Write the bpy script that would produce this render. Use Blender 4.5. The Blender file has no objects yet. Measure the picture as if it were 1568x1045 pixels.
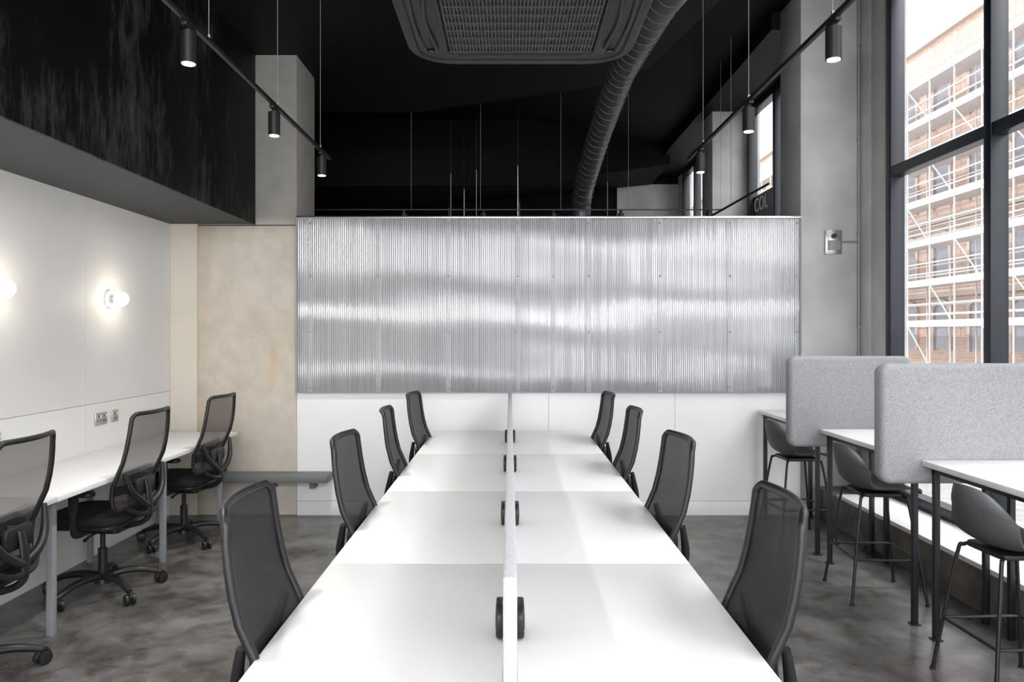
import bpy, bmesh, math, random
from mathutils import Vector, Matrix
random.seed(7)
S = bpy.context.scene
try:
    S.view_settings.view_transform = 'Standard'
    S.view_settings.look = 'None'
except Exception as e:
    print(e)

# ---------------------------------------------------------------- materials
def nt(name):
    m = bpy.data.materials.new(name); m.use_nodes = True
    t = m.node_tree
    return m, t, t.nodes['Principled BSDF'], t.nodes['Material Output']

def mat(name, col, rough=0.5, metal=0.0, var=0.0, nscale=8.0, bump=0.0, bscale=60.0, stretch=(1,1,1), col2=None, rvar=0.0, spec=0.5, detail=4.0):
    m, t, p, o = nt(name)
    p.inputs['Base Color'].default_value = (*col, 1)
    p.inputs['Roughness'].default_value = rough
    p.inputs['Metallic'].default_value = metal
    p.inputs['Specular IOR Level'].default_value = spec
    tc = t.nodes.new('ShaderNodeTexCoord')
    mp = t.nodes.new('ShaderNodeMapping'); mp.inputs['Scale'].default_value = stretch
    t.links.new(tc.outputs['Object'], mp.inputs['Vector'])
    n = t.nodes.new('ShaderNodeTexNoise'); n.inputs['Scale'].default_value = nscale; n.inputs['Detail'].default_value = detail
    t.links.new(mp.outputs[0], n.inputs['Vector'])
    r = t.nodes.new('ShaderNodeValToRGB')
    c2 = col2 if col2 else tuple(max(0, c*(1-var)) for c in col)
    r.color_ramp.elements[0].position = 0.35; r.color_ramp.elements[1].position = 0.65
    r.color_ramp.elements[0].color = (*c2, 1); r.color_ramp.elements[1].color = (*col, 1)
    t.links.new(n.outputs['Fac'], r.inputs['Fac'])
    t.links.new(r.outputs['Color'], p.inputs['Base Color'])
    if rvar > 0:
        mr = t.nodes.new('ShaderNodeMapRange')
        mr.inputs['To Min'].default_value = max(0.05, rough-rvar); mr.inputs['To Max'].default_value = min(1, rough+rvar)
        mr.inputs['From Min'].default_value = 0.3; mr.inputs['From Max'].default_value = 0.7
        t.links.new(n.outputs['Fac'], mr.inputs['Value']); t.links.new(mr.outputs[0], p.inputs['Roughness'])
    if bump > 0:
        b = t.nodes.new('ShaderNodeBump'); b.inputs['Strength'].default_value = bump; b.inputs['Distance'].default_value = 0.01
        n2 = t.nodes.new('ShaderNodeTexNoise'); n2.inputs['Scale'].default_value = bscale; n2.inputs['Detail'].default_value = 3
        t.links.new(mp.outputs[0], n2.inputs['Vector']); t.links.new(n2.outputs['Fac'], b.inputs['Height'])
        t.links.new(b.outputs['Normal'], p.inputs['Normal'])
    return m

def emis(name, col, s):
    m, t, p, o = nt(name)
    p.inputs['Base Color'].default_value = (*col, 1)
    p.inputs['Emission Color'].default_value = (*col, 1)
    p.inputs['Emission Strength'].default_value = s
    return m

def see_through(name, col, alpha, rough=0.5, spec=0.5):
    m, t, p, o = nt(name)
    p.inputs['Base Color'].default_value = (*col, 1)
    p.inputs['Roughness'].default_value = rough
    p.inputs['Specular IOR Level'].default_value = spec
    tr = t.nodes.new('ShaderNodeBsdfTransparent'); mx = t.nodes.new('ShaderNodeMixShader')
    mx.inputs[0].default_value = alpha
    t.links.new(tr.outputs[0], mx.inputs[1]); t.links.new(p.outputs[0], mx.inputs[2])
    t.links.new(mx.outputs[0], o.inputs[0])
    return m

M = {}
M['white_wall'] = mat('white_painted_board', (0.82,0.817,0.81), 0.55, var=0.02, nscale=3)
M['white_lower'] = mat('white_laminate_panel', (0.87,0.867,0.863), 0.4, var=0.01, nscale=3)
M['beige_wall'] = mat('beige_plaster', (0.68,0.63,0.56), 0.7, var=0.05, nscale=3)
M['desk'] = mat('white_desk_laminate', (0.82,0.82,0.82), 0.36, var=0.01, nscale=4)
M['black_plastic'] = mat('black_plastic', (0.014,0.014,0.016), 0.42, var=0.2, nscale=30, bump=0.05, bscale=300)
M['black_cloth'] = mat('black_seat_fabric', (0.010,0.010,0.011), 0.85, var=0.3, nscale=200, bump=0.3, bscale=500)
M['black_metal'] = mat('black_powder_coat', (0.010,0.011,0.013), 0.45, var=0.2, nscale=20)
M['frame'] = mat('navy_black_window_frame', (0.007,0.011,0.020), 0.4, var=0.2, nscale=5)
M['ceiling'] = mat('dark_painted_soffit', (0.0036,0.0064,0.0090), 0.6, var=0.35, nscale=1.5, bump=0.1, bscale=8, spec=0.22)
M['ceiling_deep'] = mat('black_painted_slab', (0.0014,0.0025,0.0040), 0.65, var=0.3, nscale=2, spec=0.15)
M['silver'] = mat('brushed_metal', (0.6,0.6,0.6), 0.3, metal=1.0, var=0.1, nscale=40)
M['grey_leg'] = mat('grey_powder_coat', (0.28,0.29,0.31), 0.4, var=0.05)
M['stool'] = mat('charcoal_stool_shell', (0.085,0.085,0.09), 0.55, var=0.1, nscale=30)
M['felt'] = mat('grey_acoustic_felt', (0.36,0.365,0.375), 0.95, nscale=160, col2=(0.26,0.265,0.275), bump=0.3, bscale=400)
M['felt_light'] = mat('pale_felt', (0.62,0.63,0.65), 0.95, nscale=160, col2=(0.50,0.51,0.53), bump=0.3, bscale=300)
M['ledge'] = mat('grey_green_paint', (0.14,0.155,0.148), 0.5, var=0.05)
M['soffit_under'] = mat('soffit_grey_board', (0.055,0.057,0.062), 0.7, var=0.05)
M['duct'] = mat('dark_duct_metal', (0.10,0.107,0.115), 0.33, metal=0.6, var=0.1, nscale=10)
M['concrete_pale'] = mat('pale_concrete', (0.55,0.547,0.54), 0.8, nscale=2.2, col2=(0.42,0.417,0.41), bump=0.15, bscale=40, detail=9)
M['upstand'] = mat('raw_upstand_concrete', (0.20,0.17,0.145), 0.8, nscale=5, col2=(0.09,0.08,0.07), bump=0.4, bscale=25)
M['mesh'] = see_through('chair_mesh_fabric', (0.022,0.023,0.026), 0.90, 0.6, 0.3)
M['mesh2'] = see_through('chair_mesh_fabric_open', (0.06,0.05,0.05), 0.72, 0.6, 0.3)
M['bulb'] = emis('opal_bulb_glow', (1.0,0.91,0.76), 4.0)
M['led'] = emis('led_lens_glow', (1.0,0.95,0.88), 9.0)
M['text'] = mat('white_vinyl', (0.9,0.9,0.9), 0.5)
M['dark_hole'] = mat('socket_slots', (0.02,0.02,0.02), 0.5)

# glass
m, t, p, o = nt('window_glass')
tr = t.nodes.new('ShaderNodeBsdfTransparent'); gl = t.nodes.new('ShaderNodeBsdfGlossy'); gl.inputs['Roughness'].default_value = 0.02
mx = t.nodes.new('ShaderNodeMixShader'); mx.inputs[0].default_value = 0.05
t.links.new(tr.outputs[0], mx.inputs[1]); t.links.new(gl.outputs[0], mx.inputs[2]); t.links.new(mx.outputs[0], o.inputs[0])
t.nodes.remove(p); M['glass'] = m

# polycarbonate
m, t, p, o = nt('twinwall_polycarbonate')
p.inputs['Roughness'].default_value = 0.12; p.inputs['Metallic'].default_value = 0.32
p.inputs['Specular IOR Level'].default_value = 1.0
tc = t.nodes.new('ShaderNodeTexCoord'); mp = t.nodes.new('ShaderNodeMapping'); mp.inputs['Scale'].default_value = (30,1,0.25)
t.links.new(tc.outputs['Object'], mp.inputs[0])
n = t.nodes.new('ShaderNodeTexNoise'); n.inputs['Scale'].default_value = 1.0; n.inputs['Detail'].default_value = 2; n.inputs['Roughness'].default_value = 0.6
t.links.new(mp.outputs[0], n.inputs['Vector'])
r = t.nodes.new('ShaderNodeValToRGB'); r.color_ramp.elements[0].position = 0.25; r.color_ramp.elements[1].position = 0.75
r.color_ramp.elements[0].color = (0.31,0.315,0.33,1); r.color_ramp.elements[1].color = (0.46,0.465,0.48,1)
t.links.new(n.outputs['Fac'], r.inputs['Fac']); t.links.new(r.outputs['Color'], p.inputs['Base Color'])
tl = t.nodes.new('ShaderNodeBsdfTranslucent'); tl.inputs[0].default_value = (0.9,0.92,0.95,1)
tr = t.nodes.new('ShaderNodeBsdfTransparent'); tr.inputs[0].default_value = (0.95,0.97,1,1)
m1 = t.nodes.new('ShaderNodeMixShader'); m1.inputs[0].default_value = 0.4
m2 = t.nodes.new('ShaderNodeMixShader'); m2.inputs[0].default_value = 0.68
t.links.new(tl.outputs[0], m1.inputs[1]); t.links.new(tr.outputs[0], m1.inputs[2])
t.links.new(m1.outputs[0], m2.inputs[1]); t.links.new(p.outputs[0], m2.inputs[2]); t.links.new(m2.outputs[0], o.inputs[0])
M['poly'] = m
M['poly_strip'] = see_through('clear_joint_strip', (0.75,0.76,0.78), 0.18, 0.4, 0.6)
M['batten'] = mat('pale_batten', (0.55,0.55,0.56), 0.5)

# stained concrete column
m, t, p, o = nt('stained_board_concrete')
tc = t.nodes.new('ShaderNodeTexCoord')
n = t.nodes.new('ShaderNodeTexNoise'); n.inputs['Scale'].default_value = 1.1; n.inputs['Detail'].default_value = 9; n.inputs['Roughness'].default_value = 0.55
t.links.new(tc.outputs['Object'], n.inputs['Vector'])
r = t.nodes.new('ShaderNodeValToRGB'); e = r.color_ramp.elements
e[0].position = 0.3; e[0].color = (0.54,0.475,0.39,1); e[1].position = 0.72; e[1].color = (0.67,0.63,0.57,1)
x = e.new(0.5); x.color = (0.63,0.575,0.50,1)
t.links.new(n.outputs['Fac'], r.inputs['Fac'])
n3 = t.nodes.new('ShaderNodeTexNoise'); n3.inputs['Scale'].default_value = 3.0; n3.inputs['Detail'].default_value = 5
mp = t.nodes.new('ShaderNodeMapping'); mp.inputs['Scale'].default_value = (1.4,1,0.6); mp.inputs['Location'].default_value = (3.1,0,1.7)
t.links.new(tc.outputs['Object'], mp.inputs[0]); t.links.new(mp.outputs[0], n3.inputs['Vector'])
r3 = t.nodes.new('ShaderNodeValToRGB'); r3.color_ramp.elements[0].position = 0.60; r3.color_ramp.elements[1].position = 0.85
t.links.new(n3.outputs['Fac'], r3.inputs['Fac'])
mc = t.nodes.new('ShaderNodeMixRGB'); mc.inputs[2].default_value = (0.58,0.38,0.18,1)
t.links.new(r3.outputs['Color'], mc.inputs[0]); t.links.new(r.outputs['Color'], mc.inputs[1])
sx = t.nodes.new('ShaderNodeSeparateXYZ'); t.links.new(tc.outputs['Object'], sx.inputs[0])
ad = t.nodes.new('ShaderNodeMath'); ad.operation='MULTIPLY_ADD'; ad.inputs[1].default_value = 0.35; t.links.new(n3.outputs['Fac'], ad.inputs[0]); t.links.new(sx.outputs['X'], ad.inputs[2])
ms = t.nodes.new('ShaderNodeMapRange'); ms.inputs['From Min'].default_value = -2.36; ms.inputs['From Max'].default_value = -2.50; t.links.new(ad.outputs[0], ms.inputs['Value'])
ms2 = t.nodes.new('ShaderNodeMath'); ms2.operation='MULTIPLY'; ms2.inputs[1].default_value = 0.6; t.links.new(ms.outputs[0], ms2.inputs[0])
mcs = t.nodes.new('ShaderNodeMixRGB'); mcs.inputs[2].default_value = (0.50,0.41,0.26,1)
t.links.new(ms2.outputs[0], mcs.inputs[0]); t.links.new(mc.outputs[0], mcs.inputs[1])
mr = t.nodes.new('ShaderNodeMapRange'); mr.inputs['From Min'].default_value = 2.40; mr.inputs['From Max'].default_value = 2.55
t.links.new(sx.outputs['Z'], mr.inputs['Value'])
mc2 = t.nodes.new('ShaderNodeMixRGB'); mc2.inputs[2].default_value = (0.33,0.315,0.29,1)
t.links.new(mr.outputs[0], mc2.inputs[0]); t.links.new(mcs.outputs[0], mc2.inputs[1])
n4 = t.nodes.new('ShaderNodeTexNoise'); n4.inputs['Scale'].default_value = 7; n4.inputs['Detail'].default_value = 9; n4.inputs['Roughness'].default_value = 0.65
t.links.new(tc.outputs['Object'], n4.inputs['Vector'])
r4 = t.nodes.new('ShaderNodeValToRGB'); r4.color_ramp.elements[0].position = 0.3; r4.color_ramp.elements[0].color = (0.80,0.80,0.80,1); r4.color_ramp.elements[1].position = 0.6
t.links.new(n4.outputs['Fac'], r4.inputs['Fac'])
mu = t.nodes.new('ShaderNodeMixRGB'); mu.blend_type = 'MULTIPLY'; mu.inputs[0].default_value = 0.8
t.links.new(mc2.outputs[0], mu.inputs[1]); t.links.new(r4.outputs['Color'], mu.inputs[2])
t.links.new(mu.outputs[0], p.inputs['Base Color']); p.inputs['Roughness'].default_value = 0.75
b = t.nodes.new('ShaderNodeBump'); b.inputs['Strength'].default_value = 0.2; b.inputs['Distance'].default_value = 0.01
t.links.new(n4.outputs['Fac'], b.inputs['Height']); t.links.new(b.outputs[0], p.inputs['Normal'])
M['concrete'] = m

# floor
m, t, p, o = nt('worn_concrete_floor')
tc = t.nodes.new('ShaderNodeTexCoord')
n = t.nodes.new('ShaderNodeTexNoise'); n.inputs['Scale'].default_value = 1.6; n.inputs['Detail'].default_value = 12; n.inputs['Roughness'].default_value = 0.72; n.inputs['Distortion'].default_value = 0.25
t.links.new(tc.outputs['Object'], n.inputs['Vector'])
r = t.nodes.new('ShaderNodeValToRGB'); e = r.color_ramp.elements
e[0].position = 0.36; e[0].color = (0.060,0.052,0.046,1); e[1].position = 0.68; e[1].color = (0.23,0.225,0.22,1)
x = e.new(0.5); x.color = (0.122,0.117,0.112,1)
t.links.new(n.outputs['Fac'], r.inputs['Fac'])
n2 = t.nodes.new('ShaderNodeTexNoise'); n2.inputs['Scale'].default_value = 7.0; n2.inputs['Detail'].default_value = 8; n2.inputs['Distortion'].default_value = 0.4
t.links.new(tc.outputs['Object'], n2.inputs['Vector'])
r2 = t.nodes.new('ShaderNodeValToRGB'); r2.color_ramp.elements[0].position = 0.36; r2.color_ramp.elements[0].color = (0.60,0.56,0.52,1); r2.color_ramp.elements[1].position = 0.52; r2.color_ramp.elements[1].color = (1,1,1,1)
t.links.new(n2.outputs['Fac'], r2.inputs['Fac'])
mu = t.nodes.new('ShaderNodeMixRGB'); mu.blend_type = 'MULTIPLY'; mu.inputs[0].default_value = 1
t.links.new(r.outputs['Color'], mu.inputs[1]); t.links.new(r2.outputs['Color'], mu.inputs[2])
t.links.new(mu.outputs[0], p.inputs['Base Color'])
mr = t.nodes.new('ShaderNodeMapRange'); mr.inputs['To Min'].default_value = 0.16; mr.inputs['To Max'].default_value = 0.45
t.links.new(n.outputs['Fac'], mr.inputs['Value']); t.links.new(mr.outputs[0], p.inputs['Roughness'])
b = t.nodes.new('ShaderNodeBump'); b.inputs['Strength'].default_value = 0.05; b.inputs['Distance'].default_value = 0.01
t.links.new(n2.outputs['Fac'], b.inputs['Height']); t.links.new(b.outputs[0], p.inputs['Normal'])
M['floor'] = m

# black stained plywood: charcoal with faint chalky scuffs
m, t, p, o = nt('black_stained_plywood')
tc = t.nodes.new('ShaderNodeTexCoord'); mp = t.nodes.new('ShaderNodeMapping'); mp.inputs['Scale'].default_value = (1,1.0,0.55)
t.links.new(tc.outputs['Object'], mp.inputs[0])
n = t.nodes.new('ShaderNodeTexNoise'); n.inputs['Scale'].default_value = 1.6; n.inputs['Detail'].default_value = 5; n.inputs['Roughness'].default_value = 0.6
t.links.new(mp.outputs[0], n.inputs['Vector'])
mpb = t.nodes.new('ShaderNodeMapping'); mpb.inputs['Scale'].default_value = (14,14,3.0); t.links.new(tc.outputs['Object'], mpb.inputs[0])
nb = t.nodes.new('ShaderNodeTexNoise'); nb.inputs['Scale'].default_value = 1.5; nb.inputs['Detail'].default_value = 10; nb.inputs['Roughness'].default_value = 0.75
t.links.new(mpb.outputs[0], nb.inputs['Vector'])
ml = t.nodes.new('ShaderNodeMath'); ml.operation = 'MULTIPLY'; t.links.new(n.outputs['Fac'], ml.inputs[0]); t.links.new(nb.outputs['Fac'], ml.inputs[1])
r = t.nodes.new('ShaderNodeValToRGB'); e = r.color_ramp.elements
e[0].position = 0.25; e[0].color = (0.0026,0.0025,0.0028,1); e[1].position = 0.42; e[1].color = (0.075,0.066,0.066,1)
t.links.new(ml.outputs[0], r.inputs['Fac']); t.links.new(r.outputs['Color'], p.inputs['Base Color'])
p.inputs['Roughness'].default_value = 0.6
p.inputs['Specular IOR Level'].default_value = 0.15
M['ply'] = m

# brick facade
m, t, p, o = nt('pale_brick_facade')
tc = t.nodes.new('ShaderNodeTexCoord'); sp = t.nodes.new('ShaderNodeSeparateXYZ'); cb = t.nodes.new('ShaderNodeCombineXYZ')
t.links.new(tc.outputs['Object'], sp.inputs[0]); t.links.new(sp.outputs['Y'], cb.inputs[0]); t.links.new(sp.outputs['Z'], cb.inputs[1])
bk = t.nodes.new('ShaderNodeTexBrick'); bk.inputs['Scale'].default_value = 1.6
bk.inputs['Color1'].default_value = (0.37,0.26,0.21,1); bk.inputs['Color2'].default_value = (0.45,0.32,0.26,1); bk.inputs['Mortar'].default_value = (0.45,0.39,0.35,1)
t.links.new(cb.outputs[0], bk.inputs['Vector']); t.links.new(bk.outputs['Color'], p.inputs['Base Color']); p.inputs['Roughness'].default_value = 0.9
M['brick'] = m
M['stone'] = mat('pale_stone_trim', (0.50,0.42,0.37), 0.8, var=0.1)
M['dullglass'] = mat('facade_window_glass', (0.24,0.24,0.27), 0.3, var=0.2)
M['scaf'] = mat('galvanised_scaffold', (0.56,0.53,0.52), 0.5, var=0.1)
M['paving'] = mat('pavement', (0.35,0.34,0.33), 0.9, var=0.2)

# ---------------------------------------------------------------- builder
class B:
    def __init__(s):
        s.v=[]; s.f=[]; s.m=[]; s.mats=[]; s.T=Matrix.Identity(4)
    def mi(s,k):
        if k not in s.mats: s.mats.append(k)
        return s.mats.index(k)
    def add(s, verts, faces, k):
        o=len(s.v); i=s.mi(k)
        for v in verts: s.v.append(s.T @ Vector(v))
        for f in faces: s.f.append([a+o for a in f]); s.m.append(i)
    def bmadd(s,bm,k):
        bm.verts.index_update()
        s.add([v.co.copy() for v in bm.verts], [[v.index for v in f.verts] for f in bm.faces], k); bm.free()
    def box(s,x0,x1,y0,y1,z0,z1,k,bev=0,seg=2,rot=None):
        bm=bmesh.new(); bmesh.ops.create_cube(bm,size=1)
        bmesh.ops.scale(bm,vec=(abs(x1-x0),abs(y1-y0),abs(z1-z0)),verts=bm.verts)
        if bev>0: bmesh.ops.bevel(bm,geom=list(bm.edges),offset=bev,segments=seg,affect='EDGES',profile=0.5)
        if rot is not None: bmesh.ops.rotate(bm,cent=(0,0,0),matrix=rot,verts=bm.verts)
        bmesh.ops.translate(bm,vec=((x0+x1)/2,(y0+y1)/2,(z0+z1)/2),verts=bm.verts)
        s.bmadd(bm,k)
    def rslab(s,x0,x1,y0,y1,z0,z1,k,axis='z',rc=0.05,re=0.01,cs=6,es=3):
        bm=bmesh.new(); bmesh.ops.create_cube(bm,size=1)
        bmesh.ops.scale(bm,vec=(x1-x0,y1-y0,z1-z0),verts=bm.verts)
        ai={'x':0,'y':1,'z':2}[axis]
        es_=[e for e in bm.edges if abs((e.verts[0].co-e.verts[1].co).normalized()[ai])>0.9]
        bmesh.ops.bevel(bm,geom=es_,offset=rc,segments=cs,affect='EDGES',profile=0.5)
        if re>0:
            bm.normal_update()
            es_=[e for e in bm.edges if len(e.link_faces)==2 and e.link_faces[0].normal.angle(e.link_faces[1].normal)>1.2]
            bmesh.ops.bevel(bm,geom=es_,offset=re,segments=es,affect='EDGES',profile=0.5)
        bmesh.ops.translate(bm,vec=((x0+x1)/2,(y0+y1)/2,(z0+z1)/2),verts=bm.verts)
        s.bmadd(bm,k)
    def tube(s,pts,r,k,n=10,closed=False,sub=0,sq=1.0,cap=True):
        pts=[Vector(p) for p in pts]
        rs = r if isinstance(r,(list,tuple)) else [r]*len(pts)
        if sub>0:
            q=[];qr=[];N=len(pts);rng=N if closed else N-1
            for i in range(rng):
                if closed: a,b_,c,d=pts[(i-1)%N],pts[i],pts[(i+1)%N],pts[(i+2)%N]
                else: a,b_,c,d=pts[max(i-1,0)],pts[i],pts[i+1],pts[min(i+2,N-1)]
                for j in range(sub):
                    u=j/sub
                    q.append(0.5*((2*b_)+(c-a)*u+(2*a-5*b_+4*c-d)*u*u+(3*b_-a-3*c+d)*u**3))
                    qr.append(rs[i]*(1-u)+rs[(i+1)%N]*u)
            if not closed: q.append(pts[-1]); qr.append(rs[-1])
            pts,rs=q,qr
        N=len(pts); tang=[]
        for i in range(N):
            if closed: d=pts[(i+1)%N]-pts[(i-1)%N]
            else: d=pts[min(i+1,N-1)]-pts[max(i-1,0)]
            tang.append(d.normalized())
        up=Vector((0,0,1)) if abs(tang[0].z)<0.9 else Vector((0,1,0))
        nx=tang[0].cross(up).normalized(); verts=[];
        for i in range(N):
            nx=(nx-tang[i]*nx.dot(tang[i])).normalized(); ny=tang[i].cross(nx)
            for j in range(n):
                a=2*math.pi*j/n
                verts.append(pts[i]+nx*math.cos(a)*rs[i]+ny*math.sin(a)*rs[i]*sq)
        faces=[]
        for i in range(N if closed else N-1):
            i2=(i+1)%N
            for j in range(n):
                j2=(j+1)%n
                faces.append([i*n+j,i*n+j2,i2*n+j2,i2*n+j])
        if not closed and cap:
            faces.append([j for j in range(n)][::-1]); faces.append([(N-1)*n+j for j in range(n)])
        s.add(verts,faces,k)
    def cyl(s,p1,p2,r,k,r2=None,n=16):
        s.tube([p1,p2],[r,r if r2 is None else r2],k,n=n)
    def sphere(s,c,r,k,seg=20,sz=1.0):
        bm=bmesh.new(); bmesh.ops.create_uvsphere(bm,u_segments=seg,v_segments=seg//2,radius=r)
        bmesh.ops.scale(bm,vec=(1,1,sz),verts=bm.verts); bmesh.ops.translate(bm,vec=c,verts=bm.verts); s.bmadd(bm,k)
    def surf(s,fn,nu,nv,k,th=0):
        bm=bmesh.new(); g=[[bm.verts.new(fn(i/nu,j/nv)) for i in range(nu+1)] for j in range(nv+1)]
        for j in range(nv):
            for i in range(nu):
                try: bm.faces.new([g[j][i],g[j][i+1],g[j+1][i+1],g[j+1][i]])
                except: pass
        bm.normal_update()
        if th: bmesh.ops.solidify(bm,geom=list(bm.faces),thickness=th)
        s.bmadd(bm,k)
    def mesh(s,name,sharp=38):
        me=bpy.data.meshes.new(name); me.from_pydata([tuple(v) for v in s.v],[],s.f)
        for k in s.mats: me.materials.append(M[k])
        me.polygons.foreach_set('material_index',s.m)
        me.polygons.foreach_set('use_smooth',[True]*len(s.f))
        me.update(); 
        bm=bmesh.new(); bm.from_mesh(me); bmesh.ops.recalc_face_normals(bm,faces=bm.faces); bm.to_mesh(me); bm.free()
        try: me.set_sharp_from_angle(angle=math.radians(sharp))
        except Exception as e: print(e)
        return me
    def obj(s,name,loc=(0,0,0),rz=0,sharp=38):
        return place(name,s.mesh(name,sharp),loc,rz)
def place(name,me,loc=(0,0,0),rz=0):
    o=bpy.data.objects.new(name,me); S.collection.objects.link(o); o.location=loc; o.rotation_euler=(0,0,math.radians(rz)); return o

# ---------------------------------------------------------------- room shell
YB=6.32; YR=-3.0; YE=13.2; ZC=4.5
b=B(); b.box(-7,3.12,YR-0.1,YE+0.1,-0.1,0,'floor'); b.obj('floor')
b=B(); b.box(-7,3.12,YR-0.1,YE+0.1,ZC,ZC+0.1,'ceiling_deep')
P=[(-7,YR),(1.7,YR),(1.7,4.2),(1.25,6.6),(0.96,7.08),(-0.99,7.96),(-7,7.96)]
vs=[(x,y,3.93) for x,y in P]+[(x,y,ZC) for x,y in P]; n=len(P)
b.add(vs,[list(range(n))]+[[i,(i+1)%n,n+(i+1)%n,n+i] for i in range(n)],'ceiling')
b.box(2.40,3.12,6.8,YE,4.34,ZC,'ceiling')
b.add([(-7,10.2,3.55),(0.2,10.2,3.6),(2.5,11.6,4.2),(2.5,13.2,4.2),(-7,13.2,3.3),
       (-7,10.2,4.5),(0.2,10.2,4.5),(2.5,11.6,4.5)],[[0,1,2,3,4],[0,5,6,1],[1,6,7,2]],'ceiling_deep')
b.obj('ceiling')
b=B(); b.box(-3.05,-2.912,YR,YB+0.1,0,3.93,'white_wall')
g=0.0025; ys=[6.32,5.06,3.84,2.62,1.40,0.18,-1.04,-2.26,-3.0]
for i in range(len(ys)-1):
    b.box(-2.93,-2.9,ys[i+1]+g,ys[i]-g,1.062,2.49,'white_wall')
    b.box(-2.93,-2.9,ys[i+1]+g,ys[i]-g,0.0,1.058,'white_lower')
b.obj('wall_left')
b=B(); b.box(-2.9,-2.67,YB,YB+0.1,0,2.49,'beige_wall'); b.obj('wall_back_left')
b=B(); b.box(-1.82,2.48,YB+0.012,YB+0.10,0,1.05,'white_wall')
xs=[-1.82,-0.747,0.329,1.405,2.48]
for i in range(4):
    b.box(xs[i]+g,xs[i+1]-g,YB,YB+0.03,0.125,1.05,'white_lower')
b.obj('wall_back')
b=B(); b.box(-1.815,2.475,YB-0.012,YB+0.005,0.0,0.118,'white_lower',bev=0.002); b.obj('baseboard_back')
b=B(); b.box(-7,-3.05,YB+0.5,YB+0.6,0,ZC,'ceiling_deep'); b.obj('wall_return')
b=B(); b.box(-7.1,-7,YB+0.5,YE,0,ZC,'ceiling_deep'); b.obj('wall_rear_left')
b=B(); b.box(-7,3.12,YE,YE+0.1,0,ZC,'ceiling_deep')
b.box(1.9,3.0,YE-0.06,YE-0.001,0,4.2,'concrete_pale'); b.box(-2.4,1.7,YE-0.05,YE-0.001,0,3.0,'ledge'); b.obj('wall_end')
b=B(); b.box(-3.05,3.12,YR-0.1,YR,0,ZC,'white_wall'); b.obj('wall_front')
b=B(); b.box(-2.67,-1.82,YB,YB+0.58,0,3.93,'concrete',bev=0.006)
b.box(-2.66,-1.83,YB-0.006,YB,2.470,2.478,'dark_hole'); b.obj('concrete_column')
b=B(); b.box(2.48,2.99,YB,YB+0.48,0,ZC,'concrete_pale',bev=0.006); b.obj('concrete_column')
b=B(); b.box(2.54,2.99,9.3,9.8,0,ZC,'concrete_pale',bev=0.006); b.obj('concrete_column')
b=B()
b.box(2.99,3.12,5.83,6.85,0,ZC,'concrete_pale')
b.box(2.975,2.99,5.86,6.10,0.25,ZC,'concrete_pale',bev=0.002)
b.box(2.975,2.99,6.106,6.315,0.25,ZC,'concrete_pale',bev=0.002)
b.box(2.99,3.12,9.25,9.85,0,ZC,'concrete_pale'); b.box(2.99,3.12,12.7,13.2,0,ZC,'concrete_pale')
b.box(2.99,3.12,YR,YE,4.34,ZC,'concrete_pale'); b.box(2.99,3.12,YR,YE,0,0.25,'concrete_pale')
b.obj('wall_right')
b=B(); b.box(2.60,2.99,YR,YB-0.002,0,0.25,'upstand',bev=0.008); b.box(2.585,2.99,YR,5.85,0.25,0.28,'white_lower',bev=0.004)
b.obj('trim_window_sill')
def window(name,y0,y1,mull,z0=0.28,z1=4.34,trans=(2.81,)):
    b=B(); xa,xb=2.955,3.065
    b.box(xa,xb,y0,y0+0.08,z0,z1,'frame',bev=0.004); b.box(xa,xb,y1-0.08,y1,z0,z1,'frame',bev=0.004)
    b.box(xa,xb,y0+0.08,y1-0.08,z0,z0+0.08,'frame',bev=0.004); b.box(xa,xb,y0+0.08,y1-0.08,z1-0.08,z1,'frame',bev=0.004)
    for mm in mull: b.box(xa-0.003,xb,mm-0.035,mm+0.035,z0+0.08,z1-0.08,'frame',bev=0.004)
    for tz in trans: b.box(xa+0.004,xb-0.01,y0+0.08,y1-0.08,tz-0.04,tz+0.04,'frame',bev=0.004)
    b.box(3.02,3.026,y0+0.04,y1-0.04,z0+0.04,z1-0.04,'glass')
    b.obj(name)
window('window_1',YR+0.02,5.83,[4.585,3.36,2.13,0.9,-0.33,-1.56])
window('window_2',6.85,9.25,[8.3],0.25)
window('window_3',9.85,12.7,[11.9,10.8],0.25)
b=B(); b.box(-2.9,-2.19,YR,YB-0.004,2.485,2.50,'soffit_under')
b.box(-2.9,-2.2,YR,YB-0.004,2.50,3.93,'ply')
yy=[6.312,5.15,3.91,2.67,1.43,0.19,-1.05,-2.29,-3.0]
for i in range(len(yy)-1): b.box(-2.19,-2.17,yy[i+1]+0.002,yy[i]-0.002,2.48,3.93,'ply',bev=0.001)
b.obj('trim_bulkhead')
b=B(); b.box(-2.898,-1.51,6.10,6.315,0.315,0.375,'ledge',bev=0.004)
for x in (-2.7,-2.0,-1.66): b.box(x-0.02,x+0.02,6.20,6.315,0.25,0.315,'ledge')
b.obj('wall_ledge')

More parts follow.
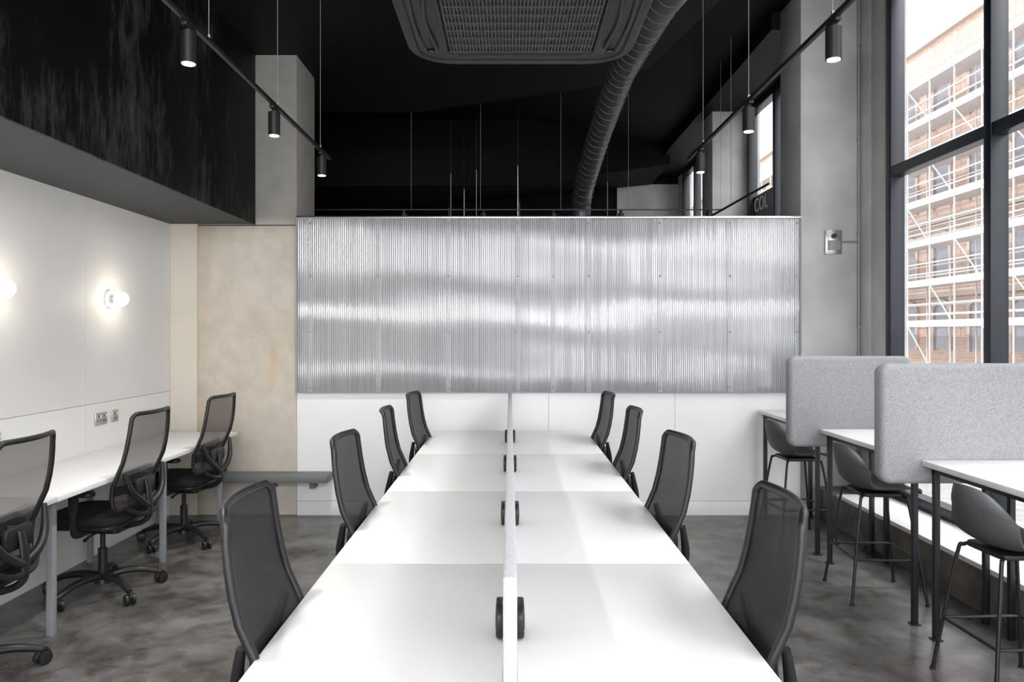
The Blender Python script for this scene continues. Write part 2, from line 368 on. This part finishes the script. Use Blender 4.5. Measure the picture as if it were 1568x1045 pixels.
# ---------------------------------------------------------------- polycarbonate screen
b=B(); X0,X1,Z0,Z1=-1.817,2.475,1.052,2.53
seams=[-1.70,-1.12,-0.524,0.067,0.368,0.669,1.277,1.873,2.44]
def wav(x,z):
    return 0.0008*math.sin(z*9.5+0.7*math.sin(x*1.9)+0.4)+0.0005*math.sin(z*15+x*1.3)+0.0012*math.sin(x*3.1+z*2)*math.sin(z*5+x)
pitch=0.016; nc=int((X1-X0)/pitch*6); nr=30
amp=[0.00075+0.0006*random.random() for _ in range(500)]
vs=[];fs=[]
for j in range(nr+1):
    z=Z0+(Z1-Z0)*j/nr
    for i in range(nc+1):
        x=X0+(X1-X0)*i/nc
        vs.append((x,YB-0.012+wav(x,z)+amp[int((x-X0)/pitch)]*math.sin(2*math.pi*(x-X0)/pitch),z))
for j in range(nr):
    for i in range(nc):
        a=j*(nc+1)+i; fs.append([a,a+1,a+nc+2,a+nc+1])
b.add(vs,fs,'poly')
for x in seams:
    b.box(x-0.022,x+0.022,YB+0.03,YB+0.08,Z0,Z1,'batten')
    b.box(x-0.020,x+0.020,YB-0.026,YB-0.0235,Z0,Z1,'poly_strip')
    for z in (1.09,1.565,2.04,2.49):
        b.cyl((x,YB-0.023,z),(x,YB-0.031,z),0.009,'grey_leg',r2=0.006,n=14)
for z in (1.07,2.5): b.box(X0,X1,YB+0.03,YB+0.08,z-0.02,z+0.02,'batten')
b.box(X0,X1,YB+0.085,YB+0.10,Z0,Z1,'poly_strip')
b.box(X0-0.0,X1+0.0,YB-0.035,YB+0.10,Z1,Z1+0.018,'silver',bev=0.002)
b.box(X0,X0+0.012,YB-0.035,YB+0.0,Z0,Z1,'grey_leg'); b.box(X1-0.012,X1,YB-0.035,YB+0.0,Z0,Z1,'grey_leg')
b.box(X0,X1,YB-0.035,YB-0.001,Z0-0.006,Z0+0.002,'grey_leg')
b.obj('polycarbonate_screen')

# ---------------------------------------------------------------- centre bench desk
b=B(); rows=[(1.44,2.64),(2.64,3.85),(3.85,5.05),(5.05,6.24)]
for (a,c) in rows:
    for sgn in (-1,1):
        x0,x1=(0.0175,0.64) if sgn>0 else (-0.64,-0.0175)
        b.box(x0,x1,a+0.002,c-0.002,0.705,0.73,'desk',bev=0.0015)
for y in (1.52,2.64,3.85,5.05,6.16):
    b.box(-0.60,0.60,y-0.02,y+0.02,0.665,0.705,'white_lower')
    for sgn in (-1,1):
        b.box(sgn*0.58-0.025,sgn*0.58+0.025,y-0.025,y+0.025,0.01,0.665,'white_lower',bev=0.004)
        b.cyl((sgn*0.58,y,0),(sgn*0.58,y,0.012),0.03,'black_plastic')
b.box(-0.12,0.12,1.6,6.1,0.56,0.575,'white_lower'); b.box(-0.12,-0.11,1.6,6.1,0.56,0.665,'white_lower'); b.box(0.11,0.12,1.6,6.1,0.56,0.665,'white_lower')
b.obj('bench_desk')
b=B(); b.box(-0.0145,0.0145,1.50,6.22,0.715,1.055,'felt_light',bev=0.006,seg=3)
b.obj('desk_divider_screen')
mb=B(); mb.rslab(-0.038,-0.0155,-0.06,0.06,0.0,0.09,'black_plastic',axis='x',rc=0.035,re=0.005)
mb.rslab(0.0155,0.038,-0.06,0.06,0.0,0.09,'black_plastic',axis='x',rc=0.035,re=0.005)
for q in (-0.03,0.03):
    mb.box(0.038,0.040,q-0.015,q+0.015,0.03,0.06,'grey_leg'); mb.box(-0.040,-0.038,q-0.015,q+0.015,0.03,0.06,'grey_leg')
me=mb.mesh('power_module')
for y in (2.02,3.2,4.42,5.6): place('desk_power_module',me,(0,y,0.7305))

# ---------------------------------------------------------------- task chair
def task_chair(mk):
    b=B()
    def wv(v): return 0.206+0.026*math.sin(math.pi*min(1,v*0.8+0.1))-0.010*v
    def back(u,v):
        z=0.535+0.555*v
        y=-0.235+0.03*math.exp(-((v-0.22)/0.22)**2)-0.095*v**1.3-0.02*math.exp(-((v-0.6)/0.25)**2)+0.035*u*u
        return Vector((u*wv(v),y,z))
    loop=[]; R=0.16; Rv=0.06
    def corner(cu,cv,a0):
        for k in range(6):
            a=a0+math.pi/2*k/5
            loop.append((cu+R*math.cos(a),cv+Rv*math.sin(a)))
    corner(1-R,1-Rv,0)
    for t_ in (0.4,0,-0.4): loop.append((t_,1.0))
    corner(-1+R,1-Rv,math.pi/2)
    for t_ in (0.75,0.5,0.25): loop.append((-1,t_))
    corner(-1+R,Rv,math.pi)
    for t_ in (-0.4,0,0.4): loop.append((t_,0.0))
    corner(1-R,Rv,1.5*math.pi)
    for t_ in (0.25,0.5,0.75): loop.append((1,t_))
    b.tube([back(u,v) for u,v in loop],0.0125,'black_plastic',n=10,closed=True,sub=2)
    def rowlim(v):
        if v<Rv: return 1-R+R*math.sqrt(max(0,1-((Rv-v)/Rv)**2))
        if v>1-Rv: return 1-R+R*math.sqrt(max(0,1-((v-1+Rv)/Rv)**2))
        return 1
    b.surf(lambda i,j:(lambda v:back((2*i-1)*rowlim(v),v))(0.003+0.994*j),14,30,mk)
    b.surf(lambda i,j:back((2*i-1)*0.97,0.16+0.10*j)+Vector((0,-0.014,0)),12,4,'black_plastic',th=0.008)
    b.tube([(0,-0.05,0.415),(0,-0.18,0.41),(0,-0.275,0.455),(0,-0.285,0.56),(0,-0.268,0.68)],[0.03,0.03,0.028,0.026,0.02],'black_plastic',n=12,sub=5,sq=0.55)
    for sg in (-1,1):
        b.tube([(0,-0.275,0.53),(sg*0.09,-0.29,0.57),(sg*0.17,-0.275,0.64),(sg*0.212,-0.25,0.75)],[0.022,0.02,0.018,0.012],'black_plastic',n=10,sub=5)
        b.tube([(0,-0.28,0.49),(sg*0.09,-0.275,0.50),(sg*0.17,-0.235,0.545)],[0.02,0.016,0.013],'black_plastic',n=10,sub=4)
    b.rslab(-0.10,0.10,-0.266,-0.243,0.60,0.70,'black_plastic',axis='y',rc=0.03,re=0.005)
    b.rslab(-0.235,0.235,-0.20,0.26,0.445,0.505,'black_cloth',axis='z',rc=0.09,re=0.024,es=4)
    b.rslab(-0.215,0.215,-0.19,0.235,0.425,0.447,'black_plastic',axis='z',rc=0.08,re=0.006)
    b.rslab(-0.09,0.09,-0.14,0.12,0.375,0.427,'black_plastic',axis='z',rc=0.03,re=0.008)
    b.tube([(0.08,0.02,0.40),(0.20,0.03,0.395),(0.25,0.03,0.385)],[0.006,0.006,0.011],'black_plastic',n=8)
    b.tube([(-0.08,-0.05,0.40),(-0.22,-0.05,0.395),(-0.26,-0.05,0.385)],[0.006,0.006,0.011],'black_plastic',n=8)
    b.cyl((0,0,0.09),(0,0,0.27),0.027,'black_plastic'); b.cyl((0,0,0.26),(0,0,0.38),0.015,'black_metal')
    b.cyl((0,0,0.065),(0,0,0.125),0.045,'black_plastic',r2=0.036,n=20)
    for k in range(5):
        a=math.radians(72*k+20); c,s_=math.cos(a),math.sin(a)
        b.tube([(c*0.02,s_*0.02,0.105),(c*0.12,s_*0.12,0.116),(c*0.22,s_*0.22,0.104),(c*0.315,s_*0.315,0.072)],[0.03,0.027,0.023,0.018],'black_plastic',n=10,sub=4,sq=0.8)
        cx,cy=c*0.31,s_*0.31
        b.cyl((cx,cy,0.04),(cx,cy,0.08),0.010,'black_metal',n=10)
        a2=a+0.7*(k%3-1)+0.5; dx,dy=math.cos(a2),math.sin(a2); px,py=-dy,dx
        ox,oy=cx+dx*0.012,cy+dy*0.012
        for sg in (-1,1):
            b.tube([(ox+px*sg*0.007,oy+py*sg*0.007,0.031),(ox+px*sg*0.012,oy+py*sg*0.012,0.031),(ox+px*sg*0.026,oy+py*sg*0.026,0.031),(ox+px*sg*0.03,oy+py*sg*0.03,0.031)],[0.026,0.031,0.031,0.022],'black_plastic',n=20)
        b.tube([(ox-dx*0.033,oy-dy*0.033,0.038),(ox-dx*0.017,oy-dy*0.017,0.062),(ox+dx*0.012,oy+dy*0.012,0.066),(ox+dx*0.032,oy+dy*0.032,0.044)],0.010,'black_plastic',n=8,sub=3)
    for sg in (-1,1):
        b.tube([(sg*0.16,0.0,0.415),(sg*0.26,0.0,0.42),(sg*0.287,-0.005,0.47),(sg*0.29,-0.01,0.56)],[0.019,0.019,0.018,0.018],'black_plastic',n=10,sub=4,sq=1.3)
        b.box(sg*0.29-0.012,sg*0.29+0.012,-0.03,0.02,0.54,0.64,'black_plastic',bev=0.005)
        b.rslab(sg*0.285-0.04,sg*0.285+0.04,-0.12,0.12,0.638,0.662,'black_plastic',axis='z',rc=0.035,re=0.008)
    return b.mesh('task_chair')
TC=task_chair('mesh'); TC2=task_chair('mesh2')
for i,(y,dr,dx) in enumerate([(2.10,2,0),(3.30,-2,0.0),(4.50,3,-0.005),(5.62,-5,0.0)]):
    place('task_chair',TC,(-0.44+dx,y,0),-90+dr)
for i,(y,dr,dx) in enumerate([(2.10,-3,0.01),(3.26,4,0),(4.46,0,0),(5.62,3,0)]):
    place('task_chair',TC,(0.45+dx,y,0),90+dr)
for i,(y,dr) in enumerate([(3.26,3),(4.42,-2),(5.52,-4)]):
    place('task_chair',TC2,(-2.43,y,0),90+dr)

# ---------------------------------------------------------------- left wall counter
b=B()
for (a,c) in ((-0.5,1.3),(1.3,3.72),(3.72,6.17)):
    b.box(-2.898,-2.27,a+0.0015,c-0.0015,0.703,0.73,'desk',bev=0.0015)
for y in (-0.4,1.3,2.55,3.80,5.02,6.0):
    b.box(-2.37,-2.335,y-0.0175,y+0.0175,0,0.68,'grey_leg',bev=0.002); b.box(-2.86,-2.335,y-0.0175,y+0.0175,0.675,0.703,'grey_leg')
    b.box(-2.86,-2.83,y-0.015,y+0.015,0,0.68,'grey_leg')
b.obj('wall_counter_desk')
def socket(n,y,w):
    b=B(); b.box(-2.899,-2.888,y-w/2,y+w/2,0.905,0.99,'silver',bev=0.003)
    k=2 if w>0.1 else 1
    for i in range(k):
        yc=y+(i-(k-1)/2)*0.07
        b.box(-2.889,-2.8865,yc-0.004,yc+0.004,0.96,0.972,'dark_hole')
        for q in (-0.012,0.012): b.box(-2.889,-2.8865,yc+q-0.004,yc+q+0.004,0.93,0.938,'dark_hole')
        b.box(-2.889,-2.886,yc+0.02,yc+0.03,0.955,0.975,'white_lower')
    b.obj(n)
socket('wall_socket',5.24,0.147); socket('wall_socket',5.42,0.086); socket('wall_socket',4.13,0.147)
lb=B(); lb.cyl((0,0,0),(0.012,0,0),0.066,'white_lower',n=28); lb.cyl((0.012,0,0),(0.045,0,0),0.03,'silver',r2=0.026,n=24)
lb.sphere((0.085,0,0),0.052,'bulb',seg=28)
LM=lb.mesh('lamp')
for y in (5.36,4.13,2.90):
    place('globe_wall_lamp',LM,(-2.899,y,1.80))
    l=bpy.data.lights.new('globe_light','POINT'); l.energy=2.6; l.color=(1,0.91,0.78); l.shadow_soft_size=0.06
    o=bpy.data.objects.new('globe_light',l); o.location=(-2.66,y,1.80); S.collection.objects.link(o)

# ---------------------------------------------------------------- track lights
sb=B(); sb.cyl((0,0,0.0),(0,0,-0.03),0.012,'black_metal',n=12); sb.box(-0.012,0.012,-0.05,0.05,-0.018,0.0,'black_metal',bev=0.002)
sb.tube([(0,0,-0.03),(0,0,-0.033),(0,0,-0.165)],[0.02,0.033,0.033],'black_metal',n=24)
sb.tube([(0,0,-0.160),(0,0,-0.168)],[0.027,0.026],'led',n=24)
SPM=sb.mesh('track_spotlight')
def track(x,z,y0,y1,wires,zc):
    b=B(); b.box(x-0.010,x+0.010,y0,y1,z,z+0.022,'black_metal',bev=0.002)
    for w in wires: b.cyl((x,w,z+0.02),(x,w,zc),0.002,'grey_leg',n=6); b.cyl((x,w,z+0.02),(x,w,z+0.04),0.008,'silver',n=8)
    b.obj('lighting_track')
track(-1.35,2.85,-0.5,5.55,[0.4,1.9,3.32,4.30,5.27],3.93)
track(1.35,2.86,-0.5,5.6,[0.4,1.9,3.1,4.19,5.18],3.93)
for x,ys in ((-1.35,(3.11,4.24,5.31,2.0,0.9)),(1.35,(3.09,4.19,5.25,2.0,0.9))):
    for y in ys:
        place('track_spotlight',SPM,(x,y,(2.85 if x<0 else 2.86)-0.001))
        l=bpy.data.lights.new('spot_beam','SPOT'); l.energy=95 if x<0 else 25; l.color=(1,0.975,0.94); l.spot_size=math.radians(110); l.spot_blend=1.0; l.shadow_soft_size=0.05
        o=bpy.data.objects.new('spot_beam',l); o.location=(x,y,2.85-0.18); S.collection.objects.link(o)
b=B(); b.box(-2.3,2.3,8.009,8.021,2.885,2.897,'black_metal')
for x in (-1.15,-0.4,0.47,1.2,2.2): b.cyl((x+0.08,8.015,2.89),(x+0.08,8.015,ZC),0.002,'grey_leg',n=6)
b.obj('lighting_track')
for x in (-1.15,-0.29,0.47,1.2,2.15): place('track_spotlight',SPM,(x,8.015,2.884))
b=B()
for x,y,z in ((-0.72,9,2.3),(-0.62,10,2.3),(-0.4,8.8,2.2),(0.09,8.6,2.2),(0.14,11,2.2),(-0.95,11.5,2.2),(1.25,9.5,2.3)):
    b.cyl((x,y,z),(x,y,3.5),0.005,'silver' if abs(x-0.09)<0.05 or x==-0.62 else 'grey_leg',n=6); b.cyl((x,y,3.5),(x,y,ZC),0.003,'black_metal',n=6)
    b.cyl((x,y,z-0.15),(x,y,z),0.03,'black_metal',n=14)
b.obj('pendant_lamp_cluster')
b=B(); b.tube([(2.05,7.6,2.75),(2.45,7.0,2.97)],0.012,'black_metal',n=8)
b.cyl((2.2,7.38,2.83),(2.2,7.38,ZC),0.003,'grey_leg',n=6); b.obj('lighting_track')

# ---------------------------------------------------------------- duct
b=B(); path=[(1.10,-2.9,3.62),(1.06,1.5,3.62),(1.0,4.0,3.60),(0.93,4.7,3.60),(0.86,5.7,3.57),(0.82,6.8,3.38),(0.79,7.7,3.16),(0.78,8.05,3.02),(0.78,8.15,2.8),(0.78,8.15,2.2)]
b.tube(path,0.105,'duct',n=28,sub=8)
pv=[Vector(p) for p in path]
for i in range(1,len(pv)-1):
    a,c=pv[i],pv[i+1]; L=(c-a).length; k=int(L/0.11); dr=(c-a).normalized()
    for j in range(k):
        q=a+(c-a)*(j+0.5)/k; b.tube([q-dr*0.004,q,q+dr*0.004],[0.105,0.1095,0.105],'duct',n=28,cap=False)
b.cyl((0.78,8.15,2.0),(0.78,8.15,2.3),0.115,'duct',n=28)
for y in (2.0,4.2,6.2):
    zz=3.6 if y<5 else 3.5
    b.cyl((1.0 if y<5 else 0.84,y,zz),(1.0 if y<5 else 0.84,y,3.93),0.004,'black_metal',n=6)
b.obj('ventilation_duct')

# ---------------------------------------------------------------- ceiling cassette
b=B(); cx=0.045; zc=2.76; y0,y1=2.38,3.34
b.rslab(cx-0.48,cx+0.48,y0-0.02,y1,zc,zc+0.05,'black_metal',axis='z',rc=0.20,re=0.018,cs=10)
b.box(cx-0.40,cx+0.40,y0+0.06,y1-0.08,zc+0.05,zc+0.32,'black_metal',bev=0.01)
yc=(y0+y1)/2
def ring(hx,hy,r,z,k,th,oy=0):
    pts=[]
    for (sx_,sy_,a0) in ((1,1,0),(-1,1,90),(-1,-1,180),(1,-1,270)):
        for q in range(5):
            a=math.radians(a0+90*q/4); pts.append((cx+sx_*(hx-r)+r*math.cos(a),yc+oy+sy_*(hy-r)+r*math.sin(a),z))
    b.tube(pts,th,k,n=8,closed=True)
ring(0.44,0.43,0.14,zc,'black_metal',0.006); ring(0.315,0.315,0.03,zc-0.003,'black_metal',0.009)
b.box(cx-0.30,cx+0.30,yc-0.30,yc+0.30,zc-0.004,zc+0.001,'black_metal')
k=44
for i in range(k):
    x=cx-0.295+0.59*i/(k-1); b.box(x-0.0022,x+0.0022,yc-0.295,yc+0.295,zc-0.012,zc-0.003,'duct')
for j in range(9):
    y=yc-0.29+0.58*j/8; b.box(cx-0.295,cx+0.295,y-0.003,y+0.003,zc-0.013,zc-0.004,'duct')
for sg in (-1,1):
    pts=[(cx+sg*0.355,yc-0.27,zc-0.004),(cx+sg*0.375,yc,zc-0.004),(cx+sg*0.355,yc+0.27,zc-0.004),(cx+sg*0.385,yc+0.30,zc-0.004),(cx+sg*0.405,yc+0.27,zc-0.004),(cx+sg*0.42,yc,zc-0.004),(cx+sg*0.405,yc-0.27,zc-0.004),(cx+sg*0.385,yc-0.30,zc-0.004)]
    b.tube(pts,0.008,'black_plastic',n=8,closed=True,sub=4)
    b.box(cx+sg*0.375,cx+sg*0.405,yc-0.27,yc+0.27,zc-0.003,zc+0.001,'black_metal')
    b.box(cx-0.27,cx+0.27,yc+sg*0.36-0.02,yc+sg*0.36+0.02,zc-0.004,zc+0.001,'black_metal',bev=0.001)
for sx_ in (-1,1):
    for sy_ in (-1,1): b.cyl((cx+sx_*0.42,yc+sy_*0.3,zc+0.04),(cx+sx_*0.42,yc+sy_*0.3,3.93),0.005,'black_metal',n=6)
b.obj('ceiling_air_conditioner')

# ---------------------------------------------------------------- window-side high tables
def tbl(name,y0,y1):
    b=B(); b.box(2.11,2.76,y0,y1,0.872,0.90,'desk',bev=0.002)
    for y in (y0+0.05,y1-0.05):
        b.box(2.14,2.72,y-0.013,y+0.013,0.84,0.872,'black_metal')
        b.box(2.14,2.168,y-0.014,y+0.014,0.0,0.86,'black_metal',bev=0.002)
        b.box(2.13,2.178,y-0.024,y+0.024,0.0,0.006,'black_metal')
        b.box(2.52,2.548,y-0.014,y+0.014,0.0,0.86,'black_metal',bev=0.002)
    b.box(2.14,2.165,y0+0.05,y1-0.05,0.845,0.872,'black_metal')
    b.obj(name)
tbl('high_window_table',5.14,6.30); tbl('high_window_table',3.895,5.04); tbl('high_window_table',2.6,3.795)
sc=B(); sc.rslab(1.905,2.745,-0.047,0.047,0.775,1.395,'felt',axis='y',rc=0.055,re=0.025,cs=8,es=4)
sme=sc.mesh('acoustic_screen')
place('acoustic_desk_screen',sme,(0,5.09,0)); place('acoustic_desk_screen',sme,(0,3.846,0))

def stool():
    b=B()
    prof=[(0.20,0.625),(0.17,0.640),(0.08,0.632),(-0.03,0.628),(-0.11,0.640),(-0.17,0.685),(-0.205,0.76),(-0.225,0.83),(-0.235,0.90)]
    wid=[0.15,0.195,0.215,0.222,0.225,0.225,0.215,0.19,0.12]
    def cr(L,t_):
        n=len(L)-1; f=t_*n; i=min(int(f),n-1); u=f-i
        a,b_,c,d=L[max(i-1,0)],L[i],L[i+1],L[min(i+2,n)]
        return 0.5*((2*b_)+(c-a)*u+(2*a-5*b_+4*c-d)*u*u+(3*b_-a-3*c+d)*u**3)
    py=[p[0] for p in prof]; pz=[p[1] for p in prof]
    def f(i,j):
        u=2*i-1; y=cr(py,j); z=cr(pz,j); w=cr(wid,j)
        bk=max(0,min(1,(j-0.45)/0.35)); st=1-bk
        z+=0.035*u*u*st*min(1,j*4) - 0.07*bk*u**4*max(0,(j-0.6)/0.4)
        y+=0.11*bk*u*u
        return Vector((u*w,y,z))
    b.surf(f,18,36,'stool',th=0.010)
    b.rslab(-0.13,0.13,-0.12,0.12,0.600,0.622,'black_metal',axis='z',rc=0.04,re=0.004)
    for sx_ in (-1,1):
        for sy_ in (-1,1):
            b.tube([(sx_*0.09,sy_*0.09,0.612),(sx_*0.125,sy_*0.12,0.60),(sx_*0.145,sy_*0.14,0.54),(sx_*0.21,sy_*0.21,0.004)],0.0085,'black_metal',n=10,sub=5)
            b.cyl((sx_*0.21,sy_*0.21,0),(sx_*0.21,sy_*0.21,0.01),0.013,'black_plastic',n=12)
    r=0.145+0.065*(0.54-0.25)/0.536
    pts=[(r,-r,0.25),(r,r,0.25),(-r,r,0.25),(-r,-r,0.25)]
    for i in range(4): b.cyl(pts[i],pts[(i+1)%4],0.0075,'black_metal',n=8)
    return b.mesh('bar_stool')
SM=stool()
for y,dr in ((5.62,4),(4.42,-3),(3.22,2)): place('bar_stool',SM,(2.17,y,0),-90+dr)

# ---------------------------------------------------------------- small fittings
b=B(); b.box(2.68,2.82,YB-0.03,YB-0.001,2.225,2.43,'silver',bev=0.004); b.box(2.70,2.80,YB-0.05,YB-0.03,2.26,2.34,'grey_leg',bev=0.004)
b.cyl((2.75,YB-0.05,2.38),(2.75,YB-0.035,2.38),0.02,'dark_hole')
b.tube([(2.82,YB-0.015,2.33),(2.90,YB-0.015,2.33),(2.965,YB-0.015,2.33)],0.009,'grey_leg',n=8); b.obj('electrical_isolator_box')
b=B(); b.cyl((2.962,6.29,0.3),(2.962,6.29,ZC),0.008,'grey_leg',n=8)
for z in (0.8,1.6,2.4,3.2,4.0): b.box(2.95,2.975,6.275,6.305,z,z+0.02,'silver')
b.obj('electrical_conduit')
cu=bpy.data.curves.new('sign','FONT'); cu.body='COL'; cu.size=0.24; cu.extrude=0.003
o=bpy.data.objects.new('window_sign_lettering',cu); S.collection.objects.link(o); cu.materials.append(M['text'])
o.matrix_world=Matrix(((0,0,-1,3.0),(-1,0,0,9.10),(0,1,0,3.03),(0,0,0,1)))
b=B(); b.box(3.005,3.015,8.34,9.16,2.86,3.23,'frame'); b.obj('window_sign_board')

# ---------------------------------------------------------------- outside
b=B(); b.box(3.12,90,-30,120,-0.3,-0.2,'paving'); b.obj('ground_pavement')
b=B(); XF=22.0; b.box(XF,XF+8,-10,110,-0.2,17.0,'brick')
for z in (3.4,7.2,11.0,16.7): b.box(XF-0.25,XF,-10,110,z,z+0.35,'stone')
for k in range(39):
    y=-8+k*3.0
    for z in (0.8,4.3,8.1,12.2):
        b.box(XF-0.04,XF,y,y+1.3,z,z+1.9,'dullglass')
        b.box(XF-0.12,XF,y-0.18,y,z-0.1,z+1.9,'stone'); b.box(XF-0.12,XF,y+1.3,y+1.48,z-0.1,z+1.9,'stone')
        pts=[(XF-0.08,y+0.65+0.75*math.cos(a),z+1.9+0.5*math.sin(a)) for a in [math.pi*q/10 for q in range(11)]]
        b.tube(pts,0.12,'stone',n=6)
        b.add([(XF-0.05,y+0.65,z+1.9)]+[(XF-0.05,p[1],p[2]) for p in pts],[[0,q,q+1] for q in range(1,11)],'dullglass')
b.obj('brick_building')
b=B()
for k in range(56):
    y=-6+k*2.0
    for x in (XF-1.6,XF-0.6): b.cyl((x,y,-0.2),(x,y,15.4),0.045,'scaf',n=6)
    for L in range(7):
        z0=L*2.0
        if (k+L)%3==0: b.cyl((XF-1.65,y,z0),(XF-1.65,y+2.0,z0+2.0),0.03,'scaf',n=6)
for L in range(1,8):
    z=L*2.0
    for x in (XF-1.6,XF-0.6):
        for dz in (0,0.5,1.0): b.cyl((x,-8,z+dz),(x,106,z+dz),0.035,'scaf',n=6)
    b.box(XF-1.65,XF-0.55,-8,106,z-0.12,z-0.04,'scaf'); b.box(XF-1.68,XF-1.64,-8,106,z-0.05,z+0.2,'scaf')
b.obj('construction_scaffolding')

# ---------------------------------------------------------------- lights
w=bpy.data.worlds.new('World'); S.world=w; w.use_nodes=True
bg=w.node_tree.nodes['Background']; bg.inputs[0].default_value=(0.95,0.97,1.0,1); bg.inputs[1].default_value=3.6
def sun(name,e,ang,d,col):
    l=bpy.data.lights.new(name,'SUN'); l.energy=e; l.angle=math.radians(ang); l.color=col
    o=bpy.data.objects.new(name,l); S.collection.objects.link(o); o.rotation_euler=Vector(d).to_track_quat('-Z','Y').to_euler(); return o
sun('overcast_sky_glow',5.4,60,(-1,0.25,-0.92),(0.97,0.98,1.0))
sun('sun_on_street',3.2,5,(1,0.3,-1.1),(1,0.97,0.93))
def area(name,loc,d,sx,sy,e,col,portal=False):
    l=bpy.data.lights.new(name,'AREA'); l.shape='RECTANGLE'; l.size=sx; l.size_y=sy; l.energy=e; l.color=col
    if portal: l.cycles.is_portal=True
    o=bpy.data.objects.new(name,l); S.collection.objects.link(o); o.location=loc; o.rotation_euler=Vector(d).to_track_quat('-Z','Z').to_euler(); return o
area('portal_a',(3.10,1.4,2.3),(-1,0,0),8.8,4.0,1,(1,1,1),True)
area('portal_b',(3.10,8.05,2.3),(-1,0,0),2.4,4.0,1,(1,1,1),True)
area('portal_c',(3.10,11.3,2.3),(-1,0,0),2.8,4.0,1,(1,1,1),True)
area('front_fill_light',(-0.2,-2.9,3.3),(0,1,-0.12),5.0,0.8,210,(0.98,0.99,1.0))  # added fill lamp before the solid front wall, no window modelled there
area('front_fill_light',(0.0,-2.9,1.97),(0,1,0),5.4,0.22,135,(0.98,0.99,1.0))  # added strip lamp, its height set to streak the polycarbonate with a highlight band
area('front_fill_light',(0.0,-2.9,0.90),(0,1,0),5.4,0.18,65,(0.98,0.99,1.0))  # added lower strip lamp for a second highlight band

# ---------------------------------------------------------------- camera
c=bpy.data.cameras.new('camera'); co=bpy.data.objects.new('camera',c); S.collection.objects.link(co)
co.location=(0,0,1.55); co.rotation_euler=(math.radians(90),0,0)
c.lens=26.04; c.sensor_width=36; c.shift_x=0.0019; c.shift_y=-0.0073; c.clip_start=0.05; c.clip_end=200
S.camera=co
